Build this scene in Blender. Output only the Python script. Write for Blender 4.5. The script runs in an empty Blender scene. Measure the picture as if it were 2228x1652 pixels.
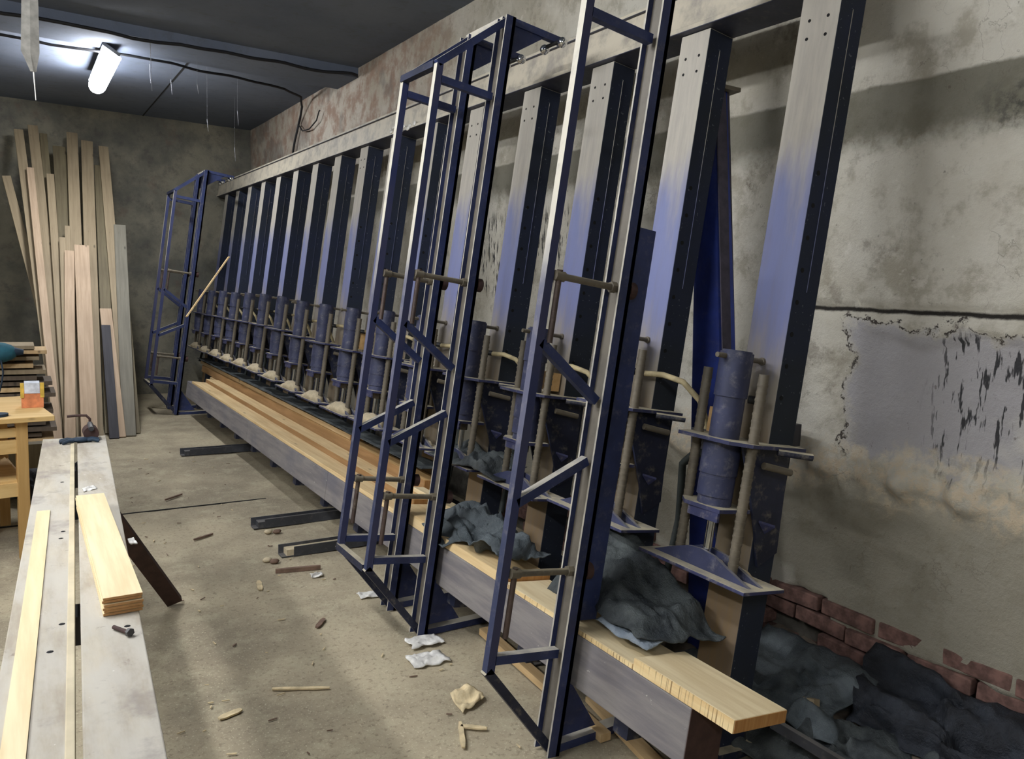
import bpy, math, random
from mathutils import Vector, Matrix, noise
R = math.radians
rnd = random.Random(7)
S = bpy.context.scene
COL = S.collection
# ------------------------------------------------------------------ camera
yaw, pitch, roll = R(32.53), R(6.72), R(-2.23)
fw = Vector((math.sin(yaw)*math.cos(pitch), math.cos(yaw)*math.cos(pitch), -math.sin(pitch)))
r0 = Vector((math.cos(yaw), -math.sin(yaw), 0)); d0 = fw.cross(r0)
rt = r0*math.cos(roll) + d0*math.sin(roll); dn = -r0*math.sin(roll) + d0*math.cos(roll)
cam = bpy.data.cameras.new('camera'); co = bpy.data.objects.new('camera', cam); COL.objects.link(co)
m = Matrix.Identity(4)
for i in range(3):
    m[i][0] = rt[i]; m[i][1] = -dn[i]; m[i][2] = -fw[i]
co.matrix_world = Matrix.Translation((0, 0, 1.6)) @ m
cam.sensor_width = 36; cam.lens = 36*1700/2228; cam.clip_start = .05
S.camera = co
# ------------------------------------------------------------------ world, exposure
w = bpy.data.worlds.new('world'); S.world = w; w.use_nodes = True
w.node_tree.nodes['Background'].inputs[0].default_value = (.75, .85, 1, 1)
w.node_tree.nodes['Background'].inputs[1].default_value = .02
S.view_settings.view_transform = 'Standard'; S.view_settings.look = 'None'
S.view_settings.gamma = 1; S.view_settings.use_curve_mapping = False
S.view_settings.exposure = 0.7
LAMP = 60.0          # strength of every fluorescent diffuser
# machine frame leans back by LEAN: u across (to the wall), v along, w up the posts
LEAN = R(7.32)
MU = Vector((math.cos(LEAN), 0, -math.sin(LEAN))); MW = Vector((math.sin(LEAN), 0, math.cos(LEAN)))
def mp(u, v, w_): return MU*u + Vector((0, v, 0)) + MW*w_
MROT = Matrix.Rotation(LEAN, 4, 'Y')
def flw(u): return u*math.tan(LEAN)      # w of the floor at u

# ------------------------------------------------------------------ mesh builder
class MB:
    def __init__(s): s.v = []; s.f = []; s.sm = []
    def add(s, vs, fs, smooth=False):
        n = len(s.v); s.v += [Vector(p) for p in vs]
        s.f += [tuple(i+n for i in f) for f in fs]; s.sm += [smooth]*len(fs); return s
    def box(s, a, b):
        x0, y0, z0 = a; x1, y1, z1 = b
        return s.add([(x0,y0,z0),(x1,y0,z0),(x1,y1,z0),(x0,y1,z0),(x0,y0,z1),(x1,y0,z1),(x1,y1,z1),(x0,y1,z1)],
              [(0,3,2,1),(4,5,6,7),(0,1,5,4),(1,2,6,5),(2,3,7,6),(3,0,4,7)])
    def bar(s, p, q, a, b, up=(0,1,0)):
        p = Vector(p); q = Vector(q); d = (q-p).normalized(); up = Vector(up)
        sx = up - d*up.dot(d); sx.normalize(); sy = d.cross(sx)
        vs = [P + sx*(i*a/2) + sy*(j*b/2) for P in (p, q) for i, j in ((-1,-1),(1,-1),(1,1),(-1,1))]
        return s.add(vs, [(0,3,2,1),(4,5,6,7),(0,1,5,4),(1,2,6,5),(2,3,7,6),(3,0,4,7)])
    def cyl(s, p, q, r, n=14, r2=None, smooth=True):
        p = Vector(p); q = Vector(q); d = (q-p).normalized(); r2 = r if r2 is None else r2
        a = d.orthogonal().normalized(); b = d.cross(a)
        ring = lambda P, rr: [P + (a*math.cos(2*math.pi*i/n) + b*math.sin(2*math.pi*i/n))*rr for i in range(n)]
        v0 = ring(p, r) + ring(q, r2)
        s.add(v0, [(i, (i+1) % n, n+(i+1) % n, n+i) for i in range(n)], smooth)
        s.add(v0, [tuple(range(n-1, -1, -1)), tuple(range(n, 2*n))]); return s
    def tube(s, pts, r, n=8):
        pts = [Vector(p) for p in pts]; k = len(pts); vs = []
        for i, p in enumerate(pts):
            d = (pts[min(i+1, k-1)] - pts[max(i-1, 0)]).normalized()
            if i == 0: a = d.orthogonal().normalized()
            else: a = (a - d*a.dot(d)).normalized()
            b = d.cross(a)
            vs += [p + (a*math.cos(2*math.pi*j/n) + b*math.sin(2*math.pi*j/n))*r for j in range(n)]
        fs = [(i*n+j, i*n+(j+1) % n, (i+1)*n+(j+1) % n, (i+1)*n+j) for i in range(k-1) for j in range(n)]
        s.add(vs, fs, True); s.add(vs, [tuple(range(n-1, -1, -1)), tuple(range((k-1)*n, k*n))]); return s
    def ball(s, c, r, n=12, sc=(1,1,1)):
        c = Vector(c); vs = []; m_ = n//2
        for i in range(1, m_):
            t = math.pi*i/m_
            vs += [c + Vector((math.sin(t)*math.cos(2*math.pi*j/n)*r*sc[0], math.sin(t)*math.sin(2*math.pi*j/n)*r*sc[1], math.cos(t)*r*sc[2])) for j in range(n)]
        N = len(vs); vs += [c+Vector((0,0,r*sc[2])), c-Vector((0,0,r*sc[2]))]
        fs = [(i*n+j, (i+1)*n+j, (i+1)*n+(j+1) % n, i*n+(j+1) % n) for i in range(m_-2) for j in range(n)]
        fs += [(N, j, (j+1) % n) for j in range(n)] + [(N+1, (m_-2)*n+(j+1) % n, (m_-2)*n+j) for j in range(n)]
        return s.add(vs, fs, True)
    def prism(s, poly, ext):
        ext = Vector(ext); poly = [Vector(p) for p in poly]; n = len(poly)
        return s.add(poly + [p+ext for p in poly], [tuple(range(n-1, -1, -1)), tuple(range(n, 2*n))] + [(i, (i+1) % n, n+(i+1) % n, n+i) for i in range(n)])
    def loft(s, rings, smooth=True):
        n = len(rings[0]); vs = [p for r_ in rings for p in r_]
        s.add(vs, [(i*n+j, i*n+(j+1) % n, (i+1)*n+(j+1) % n, (i+1)*n+j) for i in range(len(rings)-1) for j in range(n)], smooth)
        k = (len(rings)-1)*n
        return s.add(vs, [tuple(range(n-1, -1, -1)), tuple(range(k, k+n))])
def link(name, mb, mat, inv=None, parent=None, bevel=0):
    me = bpy.data.meshes.new(name)
    vs = [inv @ p for p in mb.v] if inv is not None else mb.v
    me.from_pydata([tuple(p) for p in vs], [], mb.f); me.materials.append(mat)
    me.polygons.foreach_set('use_smooth', mb.sm); me.update()
    o = bpy.data.objects.new(name, me); COL.objects.link(o)
    if parent: o.parent = parent
    if bevel:
        b = o.modifiers.new('bevel', 'BEVEL'); b.width = bevel; b.segments = 2; b.limit_method = 'ANGLE'
    return o
def tag(o, label, cat, group=None, kind=None):
    o['label'] = label; o['category'] = cat
    if group: o['group'] = group
    if kind: o['kind'] = kind
    return o
class Thing:
    """Empty at the thing's base; vertices are given in the frame `base` is written in (machine or world)."""
    def __init__(s, name, label, cat, base, group=None, machine=False, rz=0):
        s.o = bpy.data.objects.new(name, None); COL.objects.link(s.o); s.o.empty_display_size = .1
        if machine:
            s.m = MROT; s.o.matrix_world = Matrix.Translation(mp(*base)) @ MROT
            s.inv = Matrix.Translation(-Vector(base))
        else:
            s.o.matrix_world = Matrix.Translation(base) @ Matrix.Rotation(rz, 4, 'Z')
            s.inv = Matrix.Translation(-Vector(base))       # vertices relative to base, then turned by rz
        tag(s.o, label, cat, group)
    def part(s, name, mb, mat, parent=None, bevel=0, label=None):
        o = link(name, mb, mat, s.inv, parent or s.o, bevel)
        if label: o['label'] = label
        return o
def copy_tree(o, parent=None):
    c = o.copy(); COL.objects.link(c)
    if parent: c.parent = parent
    for ch in list(o.children): copy_tree(ch, c)
    return c
def single(name, mb, mat, label, cat, base, group=None, machine=False, bevel=0, kind=None):
    """one thing that is one mesh, origin at its base"""
    o = link(name, mb, mat, Matrix.Translation(-Vector(base)), None, bevel)
    o.matrix_world = (Matrix.Translation(mp(*base)) @ MROT) if machine else Matrix.Translation(base)
    return tag(o, label, cat, group, kind)
def struct(name, mb, mat, bevel=0):
    o = link(name, mb, mat, None, None, bevel); o['kind'] = 'structure'; return o

# ------------------------------------------------------------------ materials
def srgb(r, g, b):
    f = lambda c: (c/255/12.92) if c/255 <= .04045 else ((c/255+.055)/1.055)**2.4
    return (f(r), f(g), f(b), 1)
class NT:
    def __init__(s, name, rough=.7, metal=0):
        s.mat = bpy.data.materials.new(name); s.mat.use_nodes = True; s.t = s.mat.node_tree
        s.b = s.t.nodes['Principled BSDF']; s.b.inputs['Roughness'].default_value = rough; s.b.inputs['Metallic'].default_value = metal
    def n(s, typ, **k):
        nd = s.t.nodes.new(typ)
        for a, v in k.items():
            if a.startswith('_'): setattr(nd, a[1:], v)
        return nd
    def l(s, a, b): s.t.links.new(a, b)
    def coord(s, obj=True): return s.n('ShaderNodeTexCoord').outputs['Object'] if obj else s.n('ShaderNodeNewGeometry').outputs['Position']
    def noise(s, co_, scale, detail=4, rough=.6, stretch=None):
        if stretch:
            mpn = s.n('ShaderNodeMapping'); mpn.inputs['Scale'].default_value = stretch; s.l(co_, mpn.inputs[0]); co_ = mpn.outputs[0]
        nd = s.n('ShaderNodeTexNoise'); nd.inputs['Scale'].default_value = scale; nd.inputs['Detail'].default_value = detail; nd.inputs['Roughness'].default_value = rough
        s.l(co_, nd.inputs['Vector']); return nd.outputs['Fac']
    def ramp(s, fac, lo, hi, a=0., b=1.):
        nd = s.n('ShaderNodeMapRange'); nd.inputs[1].default_value = lo; nd.inputs[2].default_value = hi; nd.inputs[3].default_value = a; nd.inputs[4].default_value = b
        nd.interpolation_type = 'SMOOTHSTEP'; s.l(fac, nd.inputs[0]); return nd.outputs[0]
    def mix(s, fac, a, b):
        nd = s.n('ShaderNodeMix'); nd.data_type = 'RGBA'
        for sock, v in ((nd.inputs[0], fac), (nd.inputs[6], a), (nd.inputs[7], b)):
            if hasattr(v, 'is_linked'): s.l(v, sock)
            else: sock.default_value = v
        return nd.outputs[2]
    def math(s, op, a, b=None):
        nd = s.n('ShaderNodeMath'); nd.operation = op
        for i, v in enumerate((a, b)):
            if v is None: continue
            if hasattr(v, 'is_linked'): s.l(v, nd.inputs[i])
            else: nd.inputs[i].default_value = v
        return nd.outputs[0]
    def sep(s, v):
        nd = s.n('ShaderNodeSeparateXYZ'); s.l(v, nd.inputs[0]); return nd.outputs
    def bump(s, h, strength=.3, dist=.01):
        nd = s.n('ShaderNodeBump'); nd.inputs['Strength'].default_value = strength; nd.inputs['Distance'].default_value = dist
        s.l(h, nd.inputs['Height']); s.l(nd.outputs[0], s.b.inputs['Normal'])
    def out(s, c):
        if hasattr(c, 'is_linked'): s.l(c, s.b.inputs['Base Color'])
        else: s.b.inputs['Base Color'].default_value = c
        return s.mat
def plain(name, c, rough=.7, metal=0, var=.25, scale=18):
    t = NT(name, rough, metal); f = t.noise(t.coord(), scale, 5)
    d = tuple(x*(1-var) for x in c[:3])+(1,); e = tuple(min(1, x*(1+var)) for x in c[:3])+(1,)
    return t.out(t.mix(t.ramp(f, .3, .7), d, e))
def dusty(name, base, dust, n0=.03, n1=.35, amt=.9, spots=.35, rough=.55):
    """painted steel with sawdust settled wherever the surface faces even slightly upward"""
    t = NT(name, rough, .0); c = t.coord()
    nz = t.sep(t.n('ShaderNodeNewGeometry').outputs['True Normal'])[2]
    f = t.math('MULTIPLY', t.ramp(nz, n0, n1), amt)
    blot = t.ramp(t.noise(c, 9, 6, .65), .3, .6, .55, 1.)
    f = t.math('MULTIPLY', f, blot)
    fine = t.math('MULTIPLY', t.ramp(t.noise(c, 26, 5, .7), .5, .8), spots)
    f = t.math('MAXIMUM', f, fine)
    basec = t.mix(t.ramp(t.noise(c, 5, 4), .35, .65), base, tuple(x*.6 for x in base[:3])+(1,))
    t.bump(t.noise(c, 60, 3), .12, .004)
    return t.out(t.mix(f, basec, dust))
DUST = srgb(196, 186, 160); NAVY = srgb(42, 54, 104); NAVYD = srgb(34, 40, 66)
M = {}
M['frame'] = dusty('frame_navy', srgb(46, 58, 102), srgb(196, 190, 176), .05, .12, .95, .12)
M['web'] = dusty('web_dusty', srgb(84, 80, 78), srgb(150, 142, 124), .05, .2, .7, .6)
M['beam'] = dusty('beam_dusty', srgb(60, 64, 84), srgb(186, 178, 160), .05, .11, 1., .15)
M['web2'] = dusty('web_lavender', srgb(120, 116, 124), srgb(160, 154, 146), .05, .2, .6, .6)
M['steel'] = dusty('steel_dark', srgb(36, 42, 66), DUST, .3, .8, .9, .3)
M['jack'] = dusty('jack_blue', srgb(62, 67, 98), srgb(140, 138, 140), .5, .9, .9, .55)
M['plate'] = dusty('plate_blue', srgb(58, 62, 100), srgb(206, 196, 168), .5, .8, 1., .4)
M['rod'] = dusty('rod_grey', srgb(112, 104, 90), srgb(150, 140, 116), .5, .9, .8, .5)
M['rust'] = dusty('screw_rusty', srgb(84, 68, 62), srgb(150, 140, 120), .4, .9, .8, .5)
M['brace'] = dusty('brace_blue', srgb(28, 48, 122), srgb(90, 84, 96), .5, .9, .6, .3)
M['flange'] = plain('flange_purple_grey', srgb(74, 70, 84), .8)
def post_mat():
    t = NT('post_paint', .55); c = t.coord(); x, y, z = t.sep(c)
    nz = t.sep(t.n('ShaderNodeNewGeometry').outputs['True Normal'])[2]
    up = t.ramp(nz, .05, .11)
    zz = t.math('ADD', z, t.math('MULTIPLY', t.math('SUBTRACT', t.noise(c, 2.2, 5, .6, (1, 3, .6)), .5), .9))
    blue = t.ramp(t.math('ABSOLUTE', t.math('SUBTRACT', zz, 1.72)), .48, .12)
    dust = t.mix(t.ramp(zz, 1.5, 1.9), srgb(150, 142, 130), srgb(180, 175, 164))
    dust = t.mix(t.math('MULTIPLY', blue, .85), dust, srgb(112, 122, 172))
    dust = t.mix(t.ramp(zz, 1.3, .95), dust, srgb(126, 112, 90))
    dust = t.mix(t.math('MULTIPLY', t.ramp(z, .62, .5), .5), dust, srgb(150, 122, 84))
    streak = t.ramp(t.noise(c, 8, 6, .7, (3, 3, .35)), .35, .75)
    dust = t.mix(t.math('MULTIPLY', streak, .35), dust, srgb(120, 116, 118))
    side = t.mix(t.ramp(t.noise(c, 1.2, 5, .6), .35, .7), srgb(46, 51, 58), srgb(44, 51, 76))
    sp = t.math('MULTIPLY', t.ramp(t.noise(c, 70, 2), .68, .75), .5)
    side = t.mix(sp, side, srgb(130, 132, 140))
    t.bump(t.noise(c, 40, 3), .1, .004)
    t.b.inputs['Specular IOR Level'].default_value = .2; t.b.inputs['Roughness'].default_value = .75
    return t.out(t.mix(up, side, dust))
M['post'] = post_mat()
def chord_mat():
    t = NT('chord_navy', .6); c = t.coord(); x, y, z = t.sep(c)
    nz = t.sep(t.n('ShaderNodeNewGeometry').outputs['True Normal'])[2]
    up = t.ramp(nz, .05, .11)
    zz = t.math('ADD', z, t.math('MULTIPLY', t.math('SUBTRACT', t.noise(c, 2.6, 5, .6), .5), .8))
    d = t.mix(t.ramp(zz, 1.5, 1.9), srgb(90, 92, 114), srgb(200, 195, 181))
    d = t.mix(t.ramp(zz, 1.15, .75), d, srgb(50, 58, 88))
    d = t.mix(t.math('MULTIPLY', t.ramp(t.noise(c, 18, 5, .7), .5, .7), .3), d, srgb(150, 144, 140))
    n2 = t.mix(t.ramp(t.noise(c, 3, 5, .6), .35, .65), srgb(40, 50, 92), srgb(60, 62, 92))
    return t.out(t.mix(up, n2, d))
M['chord'] = chord_mat()
def wood(name, a, b, ring=.5, scale=1., axis='Y', rough=.7, knots=True):
    t = NT(name, rough); c = t.coord()
    st = {'Y': (14, .9, 14), 'Z': (14, 14, .9), 'X': (.9, 14, 14)}[axis]
    g = t.noise(c, 2.2*scale, 6, .6, st)
    col = t.mix(t.ramp(g, .32, .68), a, b)
    big = t.noise(c, 1.7, 3, .5)
    col = t.mix(t.math('MULTIPLY', t.ramp(big, .45, .75), .4), col, tuple(x*.72 for x in a[:3])+(1,))
    if knots:
        vn = t.n('ShaderNodeTexVoronoi'); mpn = t.n('ShaderNodeMapping'); mpn.inputs['Scale'].default_value = {'Y': (6, 2.2, 6), 'Z': (6, 6, 2.2), 'X': (2.2, 6, 6)}[axis]
        t.l(c, mpn.inputs[0]); t.l(mpn.outputs[0], vn.inputs['Vector']); vn.inputs['Scale'].default_value = 1.4
        k = t.ramp(vn.outputs['Distance'], .12, .04)
        col = t.mix(t.math('MULTIPLY', k, .8), col, tuple(x*.28 for x in a[:3])+(1,))
    t.bump(g, .12, .004)
    return t.out(col)
M['pine'] = wood('pine_fresh', srgb(214, 182, 132), srgb(232, 206, 158))
M['pine_pale'] = wood('pine_pale', srgb(218, 196, 152), srgb(236, 218, 178), knots=False)
M['pine_dull'] = wood('pine_dull', srgb(196, 164, 118), srgb(214, 186, 142))
M['orange'] = wood('pine_orange', srgb(206, 164, 108), srgb(222, 184, 128))
M['board_pink'] = wood('board_pink', srgb(170, 146, 120), srgb(190, 166, 140), axis='Z')
M['board_tan'] = wood('board_tan', srgb(142, 126, 100), srgb(160, 144, 116), axis='Z')
M['board_grey'] = wood('board_grey', srgb(108, 104, 92), srgb(126, 122, 108), axis='Z')
M['board_olive'] = wood('board_olive', srgb(104, 94, 72), srgb(122, 112, 86), axis='Z')
M['board_brown'] = wood('board_brown', srgb(84, 72, 60), srgb(104, 90, 74), axis='Z')
M['board_dark'] = wood('board_dark', srgb(42, 42, 48), srgb(58, 56, 62), axis='Z', knots=False)
M['table'] = wood('table_wood', srgb(200, 164, 104), srgb(216, 184, 126), axis='X')
M['table_leg'] = wood('table_leg_wood', srgb(180, 142, 84), srgb(196, 160, 102), axis='Z')
M['end'] = wood('end_grain', srgb(176, 122, 66), srgb(196, 148, 90), axis='Z', scale=2.5, knots=False)
M['end2'] = plain('end_grain_tan', srgb(186, 140, 90), .8)
def kerf():
    t = NT('sawn_edge', .75); c = t.coord()
    g = t.ramp(t.noise(c, 3, 2, .5, (.3, 34, .3)), .56, .6)
    k2 = t.ramp(t.noise(c, 2.5, 2), .4, .5)
    base = t.mix(t.ramp(t.noise(c, 4, 5, .6, (6, 1, 14)), .3, .7), srgb(222, 190, 136), srgb(236, 212, 162))
    return t.out(t.mix(t.math('MULTIPLY', t.math('MULTIPLY', g, k2), .8), base, srgb(120, 88, 52)))
M['kerf'] = kerf()
M['edge_brown'] = wood('board_edge_brown', srgb(148, 112, 70), srgb(170, 132, 88), knots=False)
def rail():
    t = NT('rail_grey', .8); c = t.coord()
    g = t.noise(c, 2.5, 6, .65, (8, .8, 8)); b = t.noise(c, 1.6, 5, .6)
    col = t.mix(t.ramp(g, .3, .7), srgb(112, 108, 112), srgb(142, 137, 134))
    col = t.mix(t.math('MULTIPLY', t.ramp(b, .5, .7), .6), col, srgb(98, 98, 110))
    col = t.mix(t.ramp(t.noise(c, 34, 3, .6), .7, .76), col, srgb(188, 184, 174))
    t.bump(g, .25, .006); return t.out(col)
M['rail'] = rail()
def benchm():
    t = NT('bench_grey', .75); c = t.coord()
    g = t.noise(c, 2.0, 6, .65, (8, 1.2, 8)); b = t.noise(c, 3.5, 6, .7)
    col = t.mix(t.ramp(g, .3, .7), srgb(156, 146, 130), srgb(188, 180, 162))
    col = t.mix(t.math('MULTIPLY', t.ramp(t.noise(c, 1.5, 6, .7, (3, 1, 3)), .45, .6), .7), col, srgb(186, 182, 172))
    col = t.mix(t.math('MULTIPLY', t.ramp(b, .52, .66), .6), col, srgb(134, 126, 120))
    col = t.mix(t.math('MULTIPLY', t.ramp(t.noise(c, 14, 6, .7), .62, .7), .6), col, srgb(110, 98, 90))
    col = t.mix(t.ramp(t.noise(c, 38, 3, .6), .7, .76), col, srgb(214, 212, 202))
    t.bump(b, .2, .005); return t.out(col)
M['bench'] = benchm()
M['bench_pale'] = plain('bench_edge', srgb(196, 184, 156), .8, 0, .15, 6)
M['chrome'] = plain('chrome', srgb(225, 228, 232), .12, 1, .05)
M['black'] = plain('black_rubber', srgb(26, 27, 30), .6)
M['hole'] = plain('hole_dark', srgb(12, 12, 15), .9)
M['cable'] = plain('cable_black', srgb(20, 21, 26), .7)
M['hose_tan'] = plain('hose_dusty', srgb(172, 158, 122), .8)
M['hose_dark'] = plain('hose_dark', srgb(38, 44, 42), .7)
M['dark_steel'] = dusty('dark_steel', srgb(66, 68, 74), srgb(120, 116, 110), .5, .95, .6, .5)
M['brown_iron'] = plain('brown_iron', srgb(66, 46, 42), .8)
M['pale_strip'] = plain('paper_strip', srgb(120, 118, 112), .9)
M['paper'] = plain('paper_white', srgb(214, 212, 206), .8)
M['teal'] = plain('teal_cloth', srgb(38, 92, 108), .8)
M['teal_dark'] = plain('teal_dark', srgb(24, 44, 62), .7)
M['body'] = plain('lamp_body', srgb(120, 124, 128), .6)
M['chips'] = plain('wood_chip', srgb(206, 188, 150), .8)
M['twig'] = plain('twig_brown', srgb(110, 88, 74), .8)
M['web_thread'] = plain('cobweb', srgb(150, 152, 158), .9)
M['carton'] = plain('carton_orange', srgb(206, 128, 84), .7)
M['carton_top'] = plain('carton_white', srgb(200, 206, 216), .6)
M['carton_yellow'] = plain('carton_yellow', srgb(206, 172, 70), .6)
M['brick'] = plain('brick_red', srgb(112, 84, 76), .9, 0, .45, 22)
M['mortar'] = plain('mortar_grey', srgb(96, 92, 84), .95, 0, .35, 12)
M['rubble'] = plain('rubble_dust', srgb(98, 88, 76), .95, 0, .45, 14)
def film(name, a, b, rough=.35):
    rough = .62
    t = NT(name, rough); c = t.coord(); f = t.noise(c, 7, 6, .65)
    t.bump(t.noise(c, 16, 6, .75), .9, .02)
    return t.out(t.mix(t.ramp(f, .35, .65), a, b))
M['film'] = film('film_grey', srgb(62, 70, 74), srgb(96, 104, 108), .45)
M['film_dark'] = film('film_dark', srgb(40, 46, 50), srgb(84, 90, 90), .4)
M['film_blue'] = film('film_blue', srgb(22, 25, 32), srgb(46, 51, 60), .35)
M['film_light'] = film('film_light', srgb(120, 132, 144), srgb(150, 160, 170), .4)
def floor_mat():
    t = NT('floor_concrete', .85); c = t.coord()
    f1 = t.noise(c, 1.1, 6, .6); f2 = t.noise(c, 6, 6, .7); f3 = t.noise(c, 45, 4, .7)
    col = t.mix(t.ramp(f1, .35, .65), srgb(136, 126, 106), srgb(176, 164, 138))
    col = t.mix(t.math('MULTIPLY', t.ramp(f2, .45, .7), .5), col, srgb(186, 178, 150))
    col = t.mix(t.math('MULTIPLY', t.ramp(f3, .52, .68), .6), col, srgb(112, 102, 84))
    col = t.mix(t.math('MULTIPLY', t.ramp(t.noise(c, 120, 2, .6), .6, .7), .6), col, srgb(206, 196, 168))
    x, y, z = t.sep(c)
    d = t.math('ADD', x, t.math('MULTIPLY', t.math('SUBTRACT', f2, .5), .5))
    col = t.mix(t.math('MULTIPLY', t.ramp(d, 1.75, 2.0), .65), col, srgb(60, 54, 48))     # darker under the press
    t.bump(f3, .35, .006); return t.out(col)
M['floor'] = floor_mat()
def ceil_mat():
    t = NT('ceiling_paint', .9); c = t.coord()
    f1 = t.noise(c, .8, 5, .6); f2 = t.noise(c, 9, 6, .7)
    col = t.mix(t.ramp(f1, .3, .7), srgb(94, 104, 122), srgb(112, 120, 136))
    col = t.mix(t.math('MULTIPLY', t.ramp(f2, .5, .7), .35), col, srgb(84, 88, 92))
    t.bump(f2, .2, .01); return t.out(col)
M['ceiling'] = ceil_mat()
def farwall():
    t = NT('far_wall_plaster', .95); c = t.coord()
    f1 = t.noise(c, 1.6, 6, .65); f2 = t.noise(c, 7, 6, .7)
    col = t.mix(t.ramp(f1, .35, .65), srgb(104, 104, 96), srgb(142, 138, 122))
    col = t.mix(t.math('MULTIPLY', t.ramp(f2, .48, .7), .6), col, srgb(88, 84, 82))
    col = t.mix(t.math('MULTIPLY', t.ramp(t.noise(c, 3.1, 4), .58, .7), .5), col, srgb(116, 98, 88))
    t.bump(f2, .6, .03); return t.out(col)
M['farwall'] = farwall()
def rightwall():
    t = NT('right_wall_plaster', .92); c = t.coord(); x, y, z = t.sep(c)
    n1 = t.noise(c, 1.3, 6, .62); n2 = t.noise(c, 5, 7, .7); n3 = t.noise(c, 24, 6, .7)
    wob = t.math('MULTIPLY', t.math('SUBTRACT', n2, .5), .35)
    col = t.mix(t.ramp(n1, .35, .65), srgb(172, 166, 150), srgb(198, 194, 182))
    col = t.mix(t.math('MULTIPLY', t.ramp(n2, .48, .64), .6), col, srgb(140, 133, 116))
    col = t.mix(t.math('MULTIPLY', t.ramp(t.noise(c, 3.2, 8, .75), .56, .66), .55), col, srgb(118, 110, 98))
    col = t.mix(t.math('MULTIPLY', t.ramp(t.noise(c, 11, 5, .7), .6, .68), .5), col, srgb(212, 208, 198))
    # smoother grey panel between the crack and the rubble band, near end
    yy = t.math('ADD', y, wob); zz = t.math('ADD', z, wob)
    pan = t.math('MULTIPLY', t.ramp(yy, 1.92, 1.84), t.math('MULTIPLY', t.ramp(zz, 1.0, 1.05), t.ramp(zz, 1.52, 1.46)))
    col = t.mix(t.math('MULTIPLY', pan, .85), col, srgb(160, 158, 162))
    # lower dull zone
    col = t.mix(t.math('MULTIPLY', t.ramp(zz, .98, .8), .75), col, srgb(138, 132, 116))
    rbm = t.math('MULTIPLY', t.ramp(t.math('ABSOLUTE', t.math('SUBTRACT', zz, .93)), .13, .04), t.ramp(n3, .4, .6))
    col = t.mix(t.math('MULTIPLY', rbm, .7), col, srgb(196, 178, 150))
    # pale repairs
    col = t.mix(t.math('MULTIPLY', t.ramp(t.noise(c, 2.1, 3), .6, .68), .5), col, srgb(206, 202, 190))
    # brick showing through high up at the far end
    far = t.math('MULTIPLY', t.ramp(y, 4.8, 6.2), t.ramp(z, 2.6, 3.0))
    col = t.mix(t.math('MULTIPLY', far, t.ramp(n2, .4, .62, .2, .8)), col, srgb(150, 122, 106))
    col = t.mix(t.math('MULTIPLY', t.math('MULTIPLY', far, t.ramp(t.noise(c, 1.9, 4), .5, .6)), .5), col, srgb(110, 106, 100))
    # dark band along the panel joint: shadow painted into the colour, with grime
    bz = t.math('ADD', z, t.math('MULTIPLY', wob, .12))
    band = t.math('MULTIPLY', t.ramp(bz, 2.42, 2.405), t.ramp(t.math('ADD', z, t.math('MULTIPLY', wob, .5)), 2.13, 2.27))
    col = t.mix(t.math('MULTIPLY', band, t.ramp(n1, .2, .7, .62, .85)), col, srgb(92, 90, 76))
    # tar drips (streaks running down) in three patches
    dr = t.ramp(t.noise(c, 7, 3, .6, (1, 6.5, 1.1)), .56, .61)
    m1 = t.math('MULTIPLY', t.ramp(y, 1.62, 1.5), t.math('MULTIPLY', t.ramp(zz, .95, 1.08), t.ramp(zz, 1.52, 1.44)))
    m2 = t.math('MULTIPLY', t.math('MULTIPLY', t.ramp(y, 3.7, 3.85), t.ramp(y, 5.15, 4.95)), t.math('MULTIPLY', t.ramp(z, 1.5, 1.6), t.ramp(z, 2.14, 2.02)))
    col = t.mix(t.math('MULTIPLY', t.math('MULTIPLY', dr, t.math('MAXIMUM', m1, m2)), .92), col, srgb(24, 26, 30))
    # mould stain high at the near end
    ms = t.math('MULTIPLY', t.math('MULTIPLY', t.ramp(y, 1.6, 1.3), t.ramp(t.math('ABSOLUTE', t.math('SUBTRACT', zz, 2.27)), .12, .03)), t.ramp(n3, .4, .6))
    col = t.mix(t.math('MULTIPLY', ms, .8), col, srgb(44, 46, 44))
    # broken plaster edge round the grey panel, and fine cracks
    pe = t.math('MINIMUM', t.math('ABSOLUTE', t.math('SUBTRACT', yy, 1.90)), t.math('ABSOLUTE', t.math('SUBTRACT', zz, 1.505)))
    pe = t.math('MULTIPLY', t.math('MULTIPLY', t.ramp(pe, .012, .003), t.ramp(n3, .42, .52)), t.math('MULTIPLY', t.ramp(yy, 1.94, 1.9), t.math('MULTIPLY', t.ramp(zz, .98, 1.02), t.ramp(zz, 1.53, 1.51))))
    col = t.mix(pe, col, srgb(60, 54, 50))
    vo = t.n('ShaderNodeTexVoronoi'); vo.feature = 'DISTANCE_TO_EDGE'; vo.inputs['Scale'].default_value = 2.6
    mxv = t.n('ShaderNodeVectorMath'); mxv.operation = 'ADD'; nzv = t.n('ShaderNodeTexNoise'); nzv.inputs['Scale'].default_value = 5; nzv.inputs['Detail'].default_value = 6
    t.l(c, nzv.inputs['Vector']); t.l(c, mxv.inputs[0]); t.l(nzv.outputs['Color'], mxv.inputs[1]); t.l(mxv.outputs[0], vo.inputs['Vector'])
    ck = t.math('MULTIPLY', t.ramp(vo.outputs['Distance'], .012, .002), t.ramp(n1, .56, .62))
    col = t.mix(t.math('MULTIPLY', ck, .4), col, srgb(98, 90, 80))
    # dark specks
    col = t.mix(t.math('MULTIPLY', t.ramp(n3, .64, .72), .6), col, srgb(84, 76, 66))
    # open crack at z 1.565
    cr = t.math('ABSOLUTE', t.math('SUBTRACT', t.math('ADD', z, t.math('MULTIPLY', wob, .08)), 1.565))
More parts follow.
